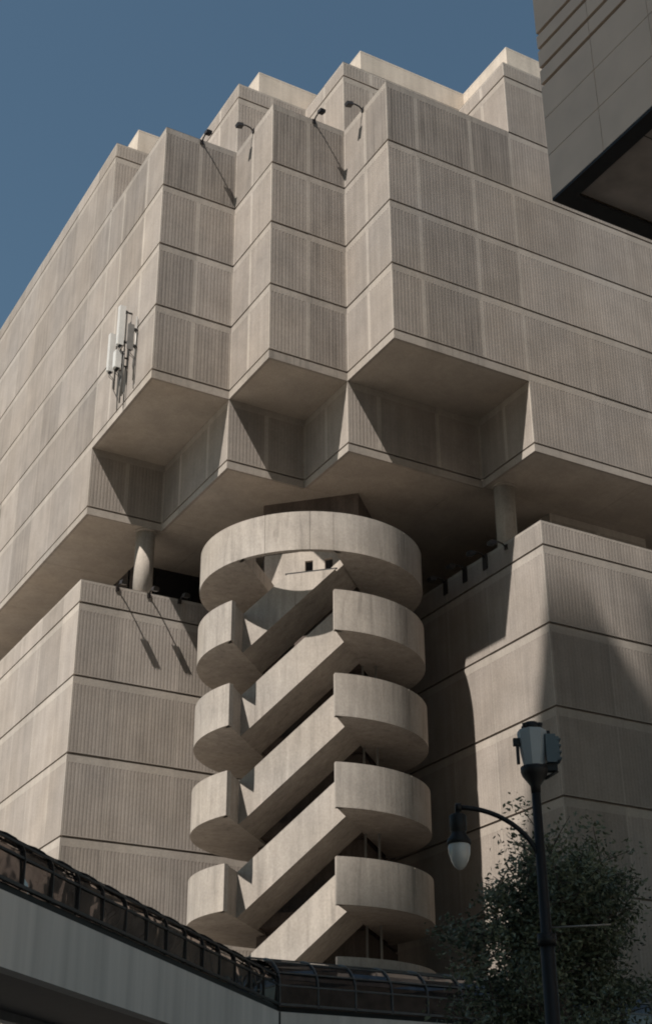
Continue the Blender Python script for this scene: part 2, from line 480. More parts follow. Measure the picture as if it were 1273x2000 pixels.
# podium: two wings meeting behind the stair
pz = [0.0] + PJ[::-1] + [Pt]
for nm, a, b in (("podium_wall", (lx, ly), (rx, ly)), ):
    hall_wall(nm, a, b, pz, [2.35+MOD*i for i in range(6)], seed=91, corner1=False, soft=True, base=0.42)
hall_wall("podium_wall", (lx, FAR+10), (lx, ly), pz, every(2.6, MOD, 60), seed=92, corner0=False, soft=True, base=0.62)
hall_wall("podium_wall", (rx, ly), (rx, ry), pz, [ly-ry-3.74*i-1.2 for i in range(1,5)], seed=93, corner0=False, soft=True, base=0.55)
hall_wall("podium_wall", (rx, ry), (FAR, ry), pz, every(3.7, MOD, 60), seed=94, corner1=False, soft=True, base=0.5)
mb = MB()
mb.abox(lx+0.45, FAR, ly+0.45, FAR+10, Pt-1.3, Pt-1.15); mb.abox(rx+0.45, FAR, ry+0.45, ly+0.44, Pt-1.3, Pt-1.15)
for (x0, x1_, ya, yb) in ((lx+0.02, rx+0.4, ly+0.02, ly+0.42), (lx+0.02, lx+0.42, ly+0.43, FAR+10), (rx+0.02, rx+0.42, ry+0.43, ly+0.01), (rx+0.02, FAR, ry+0.02, ry+0.42)):
    mb.abox(x0, x1_, ya, yb, Pt-1.14, Pt-0.004)
mb.build("roof_terrace", M_FLAT, hall, origin=(rx, ry, Pt-1.3))
# recessed storey between podium and soffit
mb = MB()
mb.abox(-4.29, FAR, 23.1, FAR+10, Pt-1.14, Zl)
for i in range(9): mb.box((-4.31, 24.2+i*2.4, 34.8), (0.03,0,0), (0,0.05,0), (0,0,3.1), 1)
for i in range(3): mb.box((-3.0+i*2.4, 23.08, 34.8), (0.05,0,0), (0,0.03,0), (0,0,3.1), 1)
mb.build("recessed_window_band", [M_DGLASS, M_BLACK], hall, origin=(-4.29, 23.1, Pt-1.1), label="black glazed recess under the concrete soffit")
mb = MB(); ribbed_wall(mb, (13.62, 5.4), (20.7, 5.4), [Pt-1.14, Zl], [3.5], seed=61, corner1=False)
ribbed_wall(mb, (13.62, 16), (13.62, 5.4), [Pt-1.14, Zl], [3.5, 7], seed=62, corner0=False)
mb.abox(20.7, FAR, 6.6, 7.0, Pt-1.1, Zl, 2)
mb.build("recessed_wall", [M_RIB, M_FLAT, M_DGLASS], hall, origin=(13.62, 5.4, Pt-1.1))
def column(x, y):
    mb = MB(); mb.tube([(x,y,Pt-1.15), (x,y,Zl)], 0.56, 28); mb.tube([(x,y,Zl-0.12),(x,y,Zl+0.001)], 0.66, 28)
    mb.build("column", M_STAIR, hall, origin=(x, y, Pt-1.15))
column(-5.46, 18.82); column(9.53, 4.14)

# ------------------------------------------------------------------ stair tower
uc, vc, SR = -6.51, 7.30, 5.91
def uv(u, v): return ((u+v)/math.sqrt(2), (v-u)/math.sqrt(2))
def UV(u, v, z): a = uv(u, v); return Vector((a[0], a[1], z))
hw = 2.55
uLc, uRc = uc-2.55, uc+2.69
vF, vB = 3.77, 6.83
HT, ST = 2.12, 4.34
Z0 = 27.41
tower = thing("stair_tower", "round open concrete stair tower with stacked half moon landings and diagonal flights", "stair tower", (*uv(uc, vc), 0))
def arc_pts(t0, t1, n, r=SR):
    return [(uc+r*math.sin(t0+(t1-t0)*i/n), vc-r*math.cos(t0+(t1-t0)*i/n)) for i in range(n+1)]   # t=0 front, + to the right
def curved_wall(mb, t0, t1, z0, z1, n, th=0.28, tone=0.5, joints=()):
    o = arc_pts(t0, t1, n); i_ = arc_pts(t0, t1, n, SR-th)
    for k in range(n):
        a, b, c, d_ = o[k], o[k+1], i_[k+1], i_[k]
        mb.face([UV(*a,z0), UV(*b,z0), UV(*b,z1), UV(*a,z1)], 0, tone, True)
        mb.face([UV(*c,z0), UV(*d_,z0), UV(*d_,z1), UV(*c,z1)], 0, tone, True)
        mb.face([UV(*a,z1), UV(*b,z1), UV(*c,z1), UV(*d_,z1)], 0, tone)
        mb.face([UV(*b,z0), UV(*a,z0), UV(*d_,z0), UV(*c,z0)], 0, tone)
    for k in (0, n):
        a, d_ = o[k], i_[k]
        mb.face([UV(*a,z0), UV(*d_,z0), UV(*d_,z1), UV(*a,z1)], 0, tone)
def landing(side, z, cut, full=True):
    mb = MB(); tone = random.uniform(0.35, 0.65)
    du = cut-uc
    t = math.asin(abs(du)/SR)
    n = 40
    if side > 0: t0, t1 = t, math.pi-t
    else: t0, t1 = -(math.pi-t), -t
    arc = arc_pts(t0, t1, n, SR-0.002)
    poly = [uv(*a) for a in arc]
    area = sum(poly[i][0]*poly[(i+1)%len(poly)][1]-poly[(i+1)%len(poly)][0]*poly[i][1] for i in range(len(poly)))
    if area < 0: poly.reverse()
    # floor slab
    mb.prism(poly, z+0.003, z+0.75, 0, tone, True)
    if side > 0:
        curved_wall(mb, t0, 1.22, z, z+HT, 14, tone=tone); curved_wall(mb, 1.226, t1, z, z+HT, 26, tone=tone-0.08)
    else:
        curved_wall(mb, t0, t1, z, z+HT, n, tone=tone)
    # short parapet along the cut, from the rim to the flight
    vfront = vc-math.sqrt(SR**2-du**2)
    sgn = 1 if side < 0 else -1
    a0 = cut - sgn*0.26
    # starts where the curved wall's inner face ends
    us, ue = sorted((a0, cut))
    vi = vc-math.sqrt(SR**2-(a0-uc)**2)
    q = [uv(a0, vi+0.2), uv(cut, vfront+0.006), uv(cut, vF), uv(a0, vF)]
    ar = sum(q[i][0]*q[(i+1)%4][1]-q[(i+1)%4][0]*q[i][1] for i in range(4))
    if ar < 0: q.reverse()
    mb.prism(q, z-0.0, z+HT-0.003, 0, tone)
    o = mb.build("landing", M_STAIR, tower, origin=UV((cut+uc+side*SR)/2, vc, z))
    return o
def flight(z, top=False):
    """parapets and sloping slab from the left landing at z to the right landing one storey up"""
    root = MB(); tone = random.uniform(0.4, 0.65)
    def par(v0, v1, za, zb, hz):
        c = [UV(uLc+0.004,v0,za), UV(uRc-0.004,v0,zb), UV(uRc-0.004,v0,zb+hz), UV(uLc+0.004,v0,za+hz)]
        d_ = [UV(uLc+0.004,v1,za), UV(uRc-0.004,v1,zb), UV(uRc-0.004,v1,zb+hz), UV(uLc+0.004,v1,za+hz)]
        root.face(c, 0, tone); root.face(d_[::-1], 0, tone)
        root.face([c[3],c[2],d_[2],d_[3]], 0, tone); root.face([c[1],c[0],d_[0],d_[1]], 0, tone)
        root.face([c[0],c[3],d_[3],d_[0]], 0, tone); root.face([c[2],c[1],d_[1],d_[2]], 0, tone)
    if top:      # the uppermost front parapet is cut off level below the open ring
        zc = z+4.02; t_ = (zc-z-HT)/ST; ua, ub = uLc+0.004, uRc-0.004; um = ua+(ub-ua)*t_; uz = ua+(ub-ua)*(zc-z-0.02)/ST
        pr = [(ua, z), (uz, zc-0.02), (uz, zc), (um, zc), (ua, z+HT)]
        fa = [UV(u, vF, q) for u, q in pr]; fb = [UV(u, vF+0.25, q) for u, q in pr]
        root.face(fa, 0, tone); root.face(fb[::-1], 0, tone)
        for i in range(len(pr)): root.face([fa[(i+1) % len(pr)], fa[i], fb[i], fb[(i+1) % len(pr)]], 0, tone)
        cs = MB(); cs.box(UV((um+uz)/2, vF+0.05, zc+0.04), UV((uz-um)/2+0.1,0,0), UV(0,0.04,0), (0,0,0.036))  # dark bar added on the parapet top, standing in for a coping shadow
    else:
        par(vF, vF+0.25, z, z+ST, HT)
    par(vB-0.25, vB, z, z+ST, HT)
    par(vF+0.252, vB-0.252, z+0.002, z+ST+0.002, 0.45)
    o = root.build("flight", M_STAIR, tower, origin=UV(uc, vF, z))
    if top: cs.build("coping_shade", M_BLACK, o, origin=UV(um, vF, zc))
    st = MB(); n = 22; tr = (uRc-uLc)/n
    for i in range(n-6 if top else n):
        zt = z+0.75+ST*(i+1)/n-0.15
        u0 = uLc+tr*i
        zl = z+0.3+ST*i/n
        st.box(UV(u0+tr/2, (vF+vB)/2, (zt+zl)/2), UV(tr/2-0.002,0,0), UV(0,(vB-vF)/2-0.27,0), (0,0,(zt-zl)/2), 0, 0.5)
    st.build("steps", M_SOFFIT, o, origin=UV(uLc, vF, z))
for k in range(-6, 1):
    z = Z0+ST*k
    landing(1, z, uRc); landing(-1, z, uLc)
    flight(z, k == 0)
# crowning ring one storey up
zr = Z0+ST-0.12
landing(1, zr, uRc); landing(-1, zr, uc-1.95)
mb = MB()
tR = math.asin((uRc-uc)/SR); tL = -math.asin(1.95/SR)
seg = [tL+0.0015, -0.34, -0.12+0.0, 0.27, tR-0.0015]
for a, b in zip(seg[:-1], seg[1:]):
    curved_wall(mb, a+0.0016, b-0.0016, zr, zr+HT-0.004, 10, tone=random.uniform(0.35, 0.75))
mb.build("ring_parapet", M_STAIR, tower, origin=UV(uc, vc-SR, zr))
mb = MB()                       # low wall behind the ring's opening, with two square scuppers
wz0, wz1, wv = zr+0.15, 34.15, 6.95
def wb(u0, u1, z0_, z1_): mb.box(UV((u0+u1)/2, wv, (z0_+z1_)/2), UV((u1-u0)/2,0,0), UV(0,0.1,0), (0,0,(z1_-z0_)/2), 0, 0.55)
wb(-9.0, uRc-0.02, wz0, 32.95)
for a_, b_ in ((-9.0, -6.72), (-6.28, -5.62), (-5.18, uRc-0.02)): wb(a_, b_, 32.952, 33.56)
wb(-9.0, uRc-0.02, 33.562, wz1)
mb.build("ring_back_wall", M_STAIR, tower, origin=UV(-6.5, wv, wz0))
# back walkway slabs, lift core and posts
for k in range(-6, 2):
    mb = MB(); z = Z0+ST*k+0.1
    c = UV((uLc+uRc)/2, (6.9+8.08)/2, z+0.35)
    mb.box(c, UV((uRc-uLc)/2-0.01,0,0), UV(0,0.58,0), (0,0,0.33))
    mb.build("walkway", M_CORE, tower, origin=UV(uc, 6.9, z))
mb = MB()
A = uv(-9.5, 8.1); B = uv(-4.04, 8.1)
zz = [0.0] + [Z0+ST*k for k in range(-6, 2)] + [34.6, Zl-0.01]
C_ = uv(-4.04, 15); D_ = uv(-9.5, 15)
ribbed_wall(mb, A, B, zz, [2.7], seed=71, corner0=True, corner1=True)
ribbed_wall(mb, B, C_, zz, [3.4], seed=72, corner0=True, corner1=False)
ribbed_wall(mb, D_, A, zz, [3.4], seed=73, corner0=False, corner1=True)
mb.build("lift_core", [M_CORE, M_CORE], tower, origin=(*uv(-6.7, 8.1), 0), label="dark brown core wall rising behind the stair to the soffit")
for (u, v) in ((-3.75, 7.25), (-3.1, 7.4)):
    mb = MB(); a = UV(u, v, 1.4)
    mb.box(UV(u, v, 15), UV(0.05,0,0), UV(0,0.05,0), (0,0,13.6)); mb.build("post", M_GREYMETAL, tower, origin=a)

# ------------------------------------------------------------------ floodlights on brackets
def floodlight(label, base, n, pw=0.11, ph=0.14):
    """arm leaves the wall along n; lamp head hangs at its end, tilted back to the wall"""
    base = Vector(base); n = Vector(n); s = Vector((0,0,1)).cross(n)
    t = thing("floodlight", label, "floodlight", base, "floodlights on arms along the wall tops")
    mb = MB(); mb.box(base+n*0.03-Vector((0,0,ph-0.14)), n*0.03, s*pw, (0,0,ph)); mb.build("wall_plate", M_BRONZE, t, origin=base)  # oversized on three podium lamps, where it imitates a shadow notch
    mb = MB(); mb.tube([base+n*0.05, base+n*0.25+Vector((0,0,0.16)), base+n*0.55+Vector((0,0,0.2)), base+n*0.86+Vector((0,0,0.13))], 0.045, 8)
    mb.build("arm", M_BRONZE, t, origin=base)
    mb = MB(); c = base+n*0.93+Vector((0,0,0.02))
    ax = (n*0.96+Vector((0,0,-0.28))).normalized(); az = ax.cross(s).normalized()
    mb.box(c, ax*0.20, s*0.17, az*0.10)
    mb.box(c+az*0.12*(1 if az.z > 0 else -1), ax*0.13, s*0.11, az*0.03)
    h = mb.build("lamp_head", M_BRONZE, t, origin=c)
    mb = MB(); mb.box(c-az*0.104*(1 if az.z > 0 else -1), ax*0.17, s*0.14, az*0.006); mb.build("lens", M_DGLASS, h, origin=c)
L_, R_ = (-1,0,0), (0,-1,0)
floodlight("dark floodlight casting a long shadow at the top of the left jutting box", (-7.06, y2, Zt-0.2), R_)
floodlight("dark floodlight on the narrow side face of the middle jutting box", (xM, 7.2, Zt-0.1), L_)
floodlight("dark floodlight casting a long shadow at the top of the middle jutting box", (-2.05, y1, Zt-0.15), R_)
floodlight("dark floodlight on the side face of the tall right jutting box", (0, 2.55, Zt-0.1), L_)
floodlight("floodlight on the left podium parapet, nearest to the podium's corner", (-7.2, ly, Pt-0.15), R_)
floodlight("floodlight on the left podium parapet just below the round column", (-5.3, ly, Pt-0.15), R_)
floodlight("floodlight on the left podium parapet closest to the stair tower", (-3.4, ly, Pt-0.15), R_)
floodlight("floodlight on the right podium parapet in sunlight beside the round column", (rx, 3.0, Pt-0.3), L_)
floodlight("floodlight on the shaded right podium parapet, second from the podium's corner", (rx, 4.9, Pt-0.12), L_, 0.2, 0.42)  # this and the next two: enlarged dark plates drawn as lamp-shadow notches
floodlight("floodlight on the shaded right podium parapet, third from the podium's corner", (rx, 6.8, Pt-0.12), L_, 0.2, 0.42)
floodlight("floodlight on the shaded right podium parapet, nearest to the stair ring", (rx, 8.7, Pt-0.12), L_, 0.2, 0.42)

# ------------------------------------------------------------------ phone antennas on the left face
def antenna(name, label, y, z0, h, off, wd, mat, pole0, pole1, tilt=0.0):
    base = Vector((xL, y, z0))
    t = thing(name, label, "antenna", base, "phone antennas on the left face")
    px_ = xL-off+0.30
    mb = MB(); mb.tube([(px_, y, pole0), (px_, y, pole1)], 0.05, 8); mb.build("pole", M_GREYMETAL, t, origin=(px_, y, pole0))
    mb = MB(); mb.box((xL-off, y, z0+h/2), (0.17,0,0), (0,wd/2,0), (0,0,h/2))
    mb.box((xL-off-0.185, y, z0+h/2), (0.02,0,0), (0,wd/2-0.06,0), (0,0,h/2-0.04))
    rd = mb.build("radome", mat, t, origin=(xL-off, y, z0))
    mb = MB(); mb.tube([(px_-0.05, y+0.05, z0-0.45), (px_-0.02, y+0.16, z0-0.9), (xL-0.05, y+0.1, z0-1.5), (xL-0.03, y+0.08, z0-2.4)], 0.02, 6)
    mb.build("cable", M_BLACK, t, origin=(px_, y, z0-0.45))
    mb = MB(); mb.box((xL-off, y, z0-0.05), (0.08,0,0), (0,wd/2-0.03,0), (0,0,0.045)); 
    for q in (-0.09, 0.09): mb.tube([(xL-off, y+q, z0-0.1), (xL-off, y+q, z0-0.28), (px_, y+q*0.5, z0-0.5)], 0.018, 6)
    mb.build("connector", M_BLACK, rd, origin=(xL-off, y, z0))
    for zz_ in (z0+0.3, z0+h-0.3):
        mb = MB(); mb.box(((xL+px_)/2, y, zz_), (abs(xL-px_)/2-0.002,0,0), (0,0.04,0), (0,0,0.04)); mb.box((px_-0.06, y, zz_), (0.08,0,0), (0,0.09,0), (0,0,0.06))
        mb.build("bracket", M_FRAME, t, origin=(xL, y, zz_))
antenna("panel_antenna", "tall white panel antenna, leftmost of the antenna cluster", 14.35, 45.1, 2.55, 0.62, 0.26, M_WHITE, 44.0, 47.4)
antenna("panel_antenna", "tall white panel antenna standing highest in the antenna cluster", 13.05, 46.15, 2.65, 0.62, 0.28, M_WHITE, 42.9, 48.6)
antenna("radio_unit", "short white radio box mounted below the highest panel antenna", 13.32, 44.75, 1.15, 0.6, 0.40, M_WHITE, 42.6, 46.0)
antenna("panel_antenna", "slim dark grey antenna pole at the right of the antenna cluster", 11.95, 45.3, 1.7, 0.40, 0.07, M_GREYMETAL, 43.4, 47.6)

# ------------------------------------------------------------------ glazed footbridge
bridge = thing("covered_footbridge", "dark glazed footbridge with rounded glass roof and blue grey fascia", "footbridge", (*uv(-3.35, -18), 0))
BU = -3.35; BV0, BV1 = -36.0, -7.77
def Bq(s, q, z, frame):            # s along, q inward (away from the visible side)
    o, d, n = frame
    return o + d*s + n*q + Vector((0,0,z))
inv = 1/math.sqrt(2)
fr1 = (Vector((*uv(BU, 0), 0)), Vector((inv, inv, 0)), Vector((-inv, inv, 0)))
corner = UV(BU, BV1, 0)
fr2 = (corner, Vector((1,0,0)), Vector((0,1,0)))
W = 4.6
def vault_profile(n=7, H=0.82):
    pts = [(0.0, 8.86), (0.0, 9.58)]
    for i in range(1, n+1):
        t = math.pi/2*i/n
        pts.append((1.45*(1-math.cos(t)), 9.58+H*math.sin(t)))
    for i in range(n, -1, -1):
        t = math.pi/2*i/n
        pts.append((W-1.45*(1-math.cos(t)), 9.58+H*math.sin(t)))
    pts.append((W, 8.86))
    return pts
def bridge_seg(fr, s0, s1, m0, m1, pitch_, first):
    prof = vault_profile() if first else vault_profile(H=1.12)
    dz = 0.0 if first else 0.3
    """m0/m1: mitre factors, how much s changes per unit of inward distance"""
    def S(s, q): return s + (m0*q if s == s0 else (m1*q if s == s1 else 0))
    def X(s, q, z): return Bq(S(s, q), q, z, fr)
    o_ = X(s0, 0, 7)
    # fascia, lips, underside, inner girders
    mb = MB()
    def strip(q0, z0, q1, z1, mat):
        mb.face([X(s0,q0,z0), X(s1,q0,z0), X(s1,q1,z1), X(s0,q1,z1)], mat, 0.5)
    strip(0, 7.0, 0, 8.66, 0); strip(0, 8.66, 0.06, 8.66, 0)
    strip(0.42, 7.0, 0, 7.0, 1); strip(0.42, 7.25, 0.42, 7.0, 1)
    strip(W-0.42, 7.25, 0.42, 7.25, 2)
    strip(W-0.42, 7.0, W-0.42, 7.25, 1); strip(W, 7.0, W-0.42, 7.0, 1); strip(W, 8.66, W, 7.0, 0); strip(W-0.06, 8.66, W, 8.66, 0)
    strip(0.06, 8.66, 0.06, 8.88, 3); strip(W-0.06, 8.88, W-0.06, 8.66, 3)
    n_ = int((s1-s0)/3.1)
    for i in range(1, n_):
        s = s0+(s1-s0)*i/n_
        for k in range(2): pass
    mb.build("deck", [M_FASCIA, M_LIP, M_UNDER, M_BLACK], bridge, origin=o_)
    # glass vault: single panes between the hoops, each seated a hair out of line
    rnd = random.Random(3 if first else 4)
    mb = MB()
    off = (-28.16 % 1.548)
    st_ = [s0] + [q for q in [s0 + ((off - s0) % 1.548 if first else 0.02) + pitch_*i for i in range(40)] if s0+0.05 < q < s1-0.2] + [s1]
    for c0_, c1_ in zip(st_[:-1], st_[1:]):
        for (a, b) in zip(prof[:-1], prof[1:]):
            def ins(p): return (p[0]+0.03 if p[0] < W/2 else p[0]-0.03, p[1]-0.03)
            ia, ib = ins(a), ins(b)
            def Y(s, q, z):
                v = X(s, q, z)
                lim0 = s0 + m0*q; lim1 = s1 + m1*q
                if s != s0 and s != s1:
                    v = Bq(min(max(s, lim0), lim1), q, z, fr)
                return v + fr[2]*rnd.uniform(-0.03, 0.02)
            mb.face([Y(c0_, *ia), Y(c1_, *ia), Y(c1_, *ib), Y(c0_, *ib)], 0, 0.5)
    mb.build("glass_roof", M_TGLASS if first else M_TGLASS2, bridge, origin=o_)
    # hoops
    mb = MB(); k = 0
    s = s0+0.1 if first else s0+0.05
    off = (-28.16 % 1.548) if first else 0
    pos = []
    s = s0 + (off - s0) % 1.548 if first else s0+0.02
    while s < s1-0.2:
        pos.append(s); s += pitch_
    for s in pos:
        for (a, b) in zip(prof[:-1], prof[1:]):
            lim = lambda q: max(0, 0)
            if s + (m0*a[0] if m0 > 0 else 0) < s0: continue
            pa = Bq(s, a[0], a[1], fr); pb = Bq(s, b[0], b[1], fr)
            if first and s > s1 + m1*max(a[0], b[0]): continue
            if (not first) and s < s0 + m0*max(a[0], b[0]): continue
            dd = (pb-pa); ln = dd.length; dd.normalize(); nn = fr[1].cross(dd)
            mb.box((pa+pb)/2, fr[1]*0.022, dd*(ln/2+0.008), nn*0.03)
    # purlins follow the bridge
    for (q, z, hz) in ((0.0, 8.92, 0.05), (0.012, 9.58, 0.035), (0.12, 9.92, 0.03), (0.70, 10.26, 0.03), (1.45, 10.41, 0.03), (W-1.45, 10.41, 0.03), (W-0.7, 10.26, 0.03), (W-0.012, 9.58, 0.035), (W, 8.92, 0.05)):
        if z > 9.6: z = 9.58+(z-9.58)*(1.0 if first else 1.12/0.82)
        pa, pb = X(s0, q, z), X(s1, q, z)
        dd = (pb-pa); ln = dd.length; dd.normalize()
        nn = dd.cross(Vector((0,0,1))).normalized()
        mb.box((pa+pb)/2, dd*(ln/2), nn*0.03, (0,0,hz*0.8))
    mb.build("roof_frame", M_FRAME if first else M_FRAME_LIT, bridge, origin=o_)
# turn of 45 degrees: mitre tan(22.5)
mt_ = math.tan(rad(22.5))
bridge_seg(fr1, BV0, BV1, 0.0, mt_, 1.548, True)
bridge_seg(fr2, 0.0, 26.0, -mt_, 0.0, 1.6, False)
mb = MB(); mb.box(corner+Vector((0.02,-0.012,7.83)), (0.035,0,0), (0,0.012,0), (0,0,0.82)); mb.build("fascia_seam", M_FRAME, bridge, origin=corner+Vector((0,0,7)))
# supporting pier out of view below
for p_ in (UV(BU-2.3, -34.5, 0), corner+Vector((17, 2.3, 0))):
    mb = MB(); mb.tube([p_, p_+Vector((0,0,7.22))], 0.5, 20); mb.build("pier", M_FLAT, bridge, origin=p_)

# ------------------------------------------------------------------ near building, upper right
office = thing("office_block", "grey panelled building corner jutting overhead with dark underside", "building", (-4, -34, 0))
NX, NY, NZ = -11.5, -26.2, 27.6
hs = [NZ, 29.17, 30.56, 31.84, 32.5, 33.27, 33.89] + [33.89+1.5*i for i in range(1, 22)]
def office_wall(along_y):
    mb = MB(); rnd = random.Random(5 if along_y else 6)
    Ltot = 40
    vs = [0, 2.25] + [2.25+2.27*i for i in range(1, 18)]
    for i in range(len(hs)-1):
        gp = 0.075 if 30.9 < (hs[i]) < 34.2 else 0.012
        gp2 = 0.075 if 30.9 < (hs[i+1]) < 34.2 else 0.012
        for j in range(len(vs)-1):
            a, b = vs[j]+(0.008 if j else 0), vs[j+1]-0.008
            z0, z1 = hs[i]+gp, hs[i+1]-gp2
            tn = rnd.gauss(0.5, 0.2)
            if along_y: mb.box((NX+0.06, NY-(a+b)/2, (z0+z1)/2), (0.06,0,0), (0,(b-a)/2,0), (0,0,(z1-z0)/2), 0, tn)
            else: mb.box((NX+0.12+(a+b)/2, NY-0.06, (z0+z1)/2), ((b-a)/2,0,0), (0,0.06,0), (0,0,(z1-z0)/2), 0, tn)
    mb.build("clad_wall", M_PANEL, office, origin=(NX, NY, NZ))
office_wall(True); office_wall(False)
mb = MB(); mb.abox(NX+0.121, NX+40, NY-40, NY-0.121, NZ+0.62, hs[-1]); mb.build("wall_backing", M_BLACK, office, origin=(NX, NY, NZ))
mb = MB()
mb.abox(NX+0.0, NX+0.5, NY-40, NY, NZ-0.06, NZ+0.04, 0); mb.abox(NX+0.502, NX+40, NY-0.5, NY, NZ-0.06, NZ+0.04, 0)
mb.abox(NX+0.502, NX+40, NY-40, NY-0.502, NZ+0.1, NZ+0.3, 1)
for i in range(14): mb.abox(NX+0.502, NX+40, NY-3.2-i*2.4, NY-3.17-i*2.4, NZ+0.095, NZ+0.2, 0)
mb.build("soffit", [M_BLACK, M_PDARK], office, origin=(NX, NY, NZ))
mb = MB(); mb.abox(0, 28, -66, -32, 0, NZ+0.2); mb.build("base_wall", M_PANEL, office, origin=(0, -32, 0))

# ------------------------------------------------------------------ tall tower across the street (off frame; its shadow falls on the podium)
def tower_block():
    t = thing("office_tower", "tall pale tower with stepped roofline across the street behind the viewer", "building", (-80, -44, 0))
    mb = MB()
    mb.abox(-112, -55.0, -62, -28, 0, 135.6)
    mb.abox(-55.0, -42, -62, -28.6, 0, 132.6)
    mb.build("tower_wall", M_TOWER, t, origin=(-80, -44, 0))
    mb = MB(); mb.tube([(-53.9, -29.8, 132), (-53.9, -29.8, 140.5)], [1.0, 0.8], 12); mb.build("rooftop_vent", M_TOWER, t, origin=(-53.9, -29.8, 132))
    mb = MB()
    for i in range(33):
        z = 6+i*3.6
        mb.abox(-110, -56, -28.0, -27.96, z, z+1.7); mb.abox(-54.8, -42.2, -28.6, -28.56, z, z+1.7); mb.abox(-42.0, -41.96, -61.5, -29.5, z, z+1.7)
    mb.build("window_band", M_DGLASS, t, origin=(-80, -44, 6))
tower_block()

# ------------------------------------------------------------------ street lamp
def at_bearing(px, py, dist):
    X, Y = px-636.5, py-1000
    d = R2*X - U2*Y + F*2739.4
    h = math.hypot(d.x, d.y)
    return CAM + d*(dist/h)
LD = 19.0
lt_ = at_bearing(1045, 1535, LD)
lbase = Vector((lt_.x, lt_.y, 0))
lamp = thing("street_lamp", "black street lamp with curved arm, frosted lamp bowl and antenna box on top", "street lamp", lbase)
sgn_r = rt.copy()
ztop = lt_.z
mb = MB()
mb.tube([lbase, lbase+Vector((0,0,0.9)), lbase+Vector((0,0,1.0)), lbase+Vector((0,0,5.0)), lbase+Vector((0,0,5.02)), lbase+Vector((0,0,ztop))], [0.2, 0.16, 0.105, 0.095, 0.075, 0.06], 16)
mb.tube([lbase+Vector((0,0,4.95)), lbase+Vector((0,0,5.1))], 0.125, 16)
mb.build("pole", M_BLACK, lamp, origin=lbase)
def at_z(px, py):   # point in the lamp's own plane
    return at_bearing(px, py, LD)
arm_z0 = at_bearing(1068, 1690, LD).z; tip = at_bearing(891, 1582, LD)
reach = (tip-lbase).dot(sgn_r)
pts = []
for i in range(15):
    t = i/14
    a = t*math.pi/2
    # quarter-ellipse: leaves the pole upward, ends level
    x = reach*(1-math.cos(a))*0.97 if False else reach*(t**1.25*0.25+0.75*(1-math.cos(a)))
    z = arm_z0 + (tip.z-arm_z0)*math.sin(a)
    pts.append(lbase + sgn_r*x + Vector((0,0,z)))
mb = MB(); mb.tube(pts, 0.034, 10)
endp = pts[-1]
mb.tube([endp-sgn_r*0.03, endp+sgn_r*0.05], 0.06, 10)
mb.build("arm", M_BLACK, lamp, origin=pts[0])
mb = MB()
def lathe(mb, c, prof_, n=20, tone=0.5):
    c = Vector(c); base = len(mb.v)
    for (r, z) in prof_:
        for k in range(n):
            t = 2*math.pi*k/n; mb.v.append((c.x+r*math.cos(t), c.y+r*math.sin(t), c.z+z))
    for i in range(len(prof_)-1):
        for k in range(n):
            a = base+i*n+k; b = base+i*n+(k+1) % n
            mb.f.append((a, b, b+n, a+n)); mb.m.append(0); mb.t.append(tone); mb.sm.append(True)
hc = endp + sgn_r*0.0
lathe(mb, hc, [(0.0,0.03),(0.03,0.03),(0.03,-0.09),(0.10,-0.10),(0.115,-0.12),(0.115,-0.32),(0.095,-0.34),(0.105,-0.37),(0.16,-0.45),(0.165,-0.5),(0.14,-0.505),(0.0,-0.505)])
head = mb.build("lamp_head", M_BLACK, lamp, origin=hc)
mb = MB(); lathe(mb, hc, [(0.142,-0.507),(0.15,-0.55),(0.142,-0.64),(0.115,-0.73),(0.075,-0.80),(0.03,-0.84),(0.0,-0.845)])
mb.build("lamp_bowl", M_GLOBE, head, origin=hc)
# small-cell box on the pole top
c = lbase.copy(); c.z = ztop
mb = MB(); lathe(mb, c, [(0.0,-0.1),(0.065,-0.1),(0.07,0.0),(0.17,0.14),(0.19,0.2),(0.19,0.26),(0.0,0.26)], 16)
mb.build("mounting_collar", M_BLACK, lamp, origin=c)
mb = MB(); lathe(mb, c, [(0.0,0.262),(0.135,0.262),(0.17,0.45),(0.205,0.74),(0.20,0.78),(0.0,0.78)], 8)
mb.sm = [False]*len(mb.sm)
mb.build("antenna_housing", M_SMALLCELL, lamp, origin=c)
mb = MB(); lathe(mb, c, [(0.0,0.782),(0.13,0.782),(0.14,0.84),(0.09,0.90),(0.0,0.91)], 12)
for k in range(4): 
    t = k*1.7; mb.tube([c+Vector((0.12*math.cos(t),0.12*math.sin(t),0.79)), c+Vector((0.15*math.cos(t),0.15*math.sin(t),0.87))], 0.035, 6)
mb.build("cap", M_BLACK, lamp, origin=c)
mb = MB(); q = c+sgn_r*0.235
mb.box(q+Vector((0,0,0.50)), sgn_r*0.07, fh*0.13, (0,0,0.2))
mb.box(q+sgn_r*0.09+Vector((0,0,0.50)), sgn_r*0.025, fh*0.11, (0,0,0.17))
for i in range(4): mb.box(q+sgn_r*0.1+Vector((0,0,0.36+0.09*i)), sgn_r*0.04, fh*0.12, (0,0,0.012))
mb.build("radio_box", M_TEAL, lamp, origin=q)
mb = MB()
mb.box(q+Vector((0,0,0.25))-sgn_r*0.03, sgn_r*0.11, fh*0.06, (0,0,0.05)); mb.tube([q+Vector((0,0,0.3)), q+sgn_r*0.08+Vector((0,0,0.2)), q+Vector((0,0,0.1))-sgn_r*0.1], 0.025, 6)
mb.build("box_bracket", M_BLACK, lamp, origin=q)
mb = MB(); mb.box(q+Vector((0,0,0.74))-sgn_r*0.08, sgn_r*0.09, fh*0.05, (0,0,0.03)); mb.build("box_bracket", M_BLACK, lamp, origin=q)
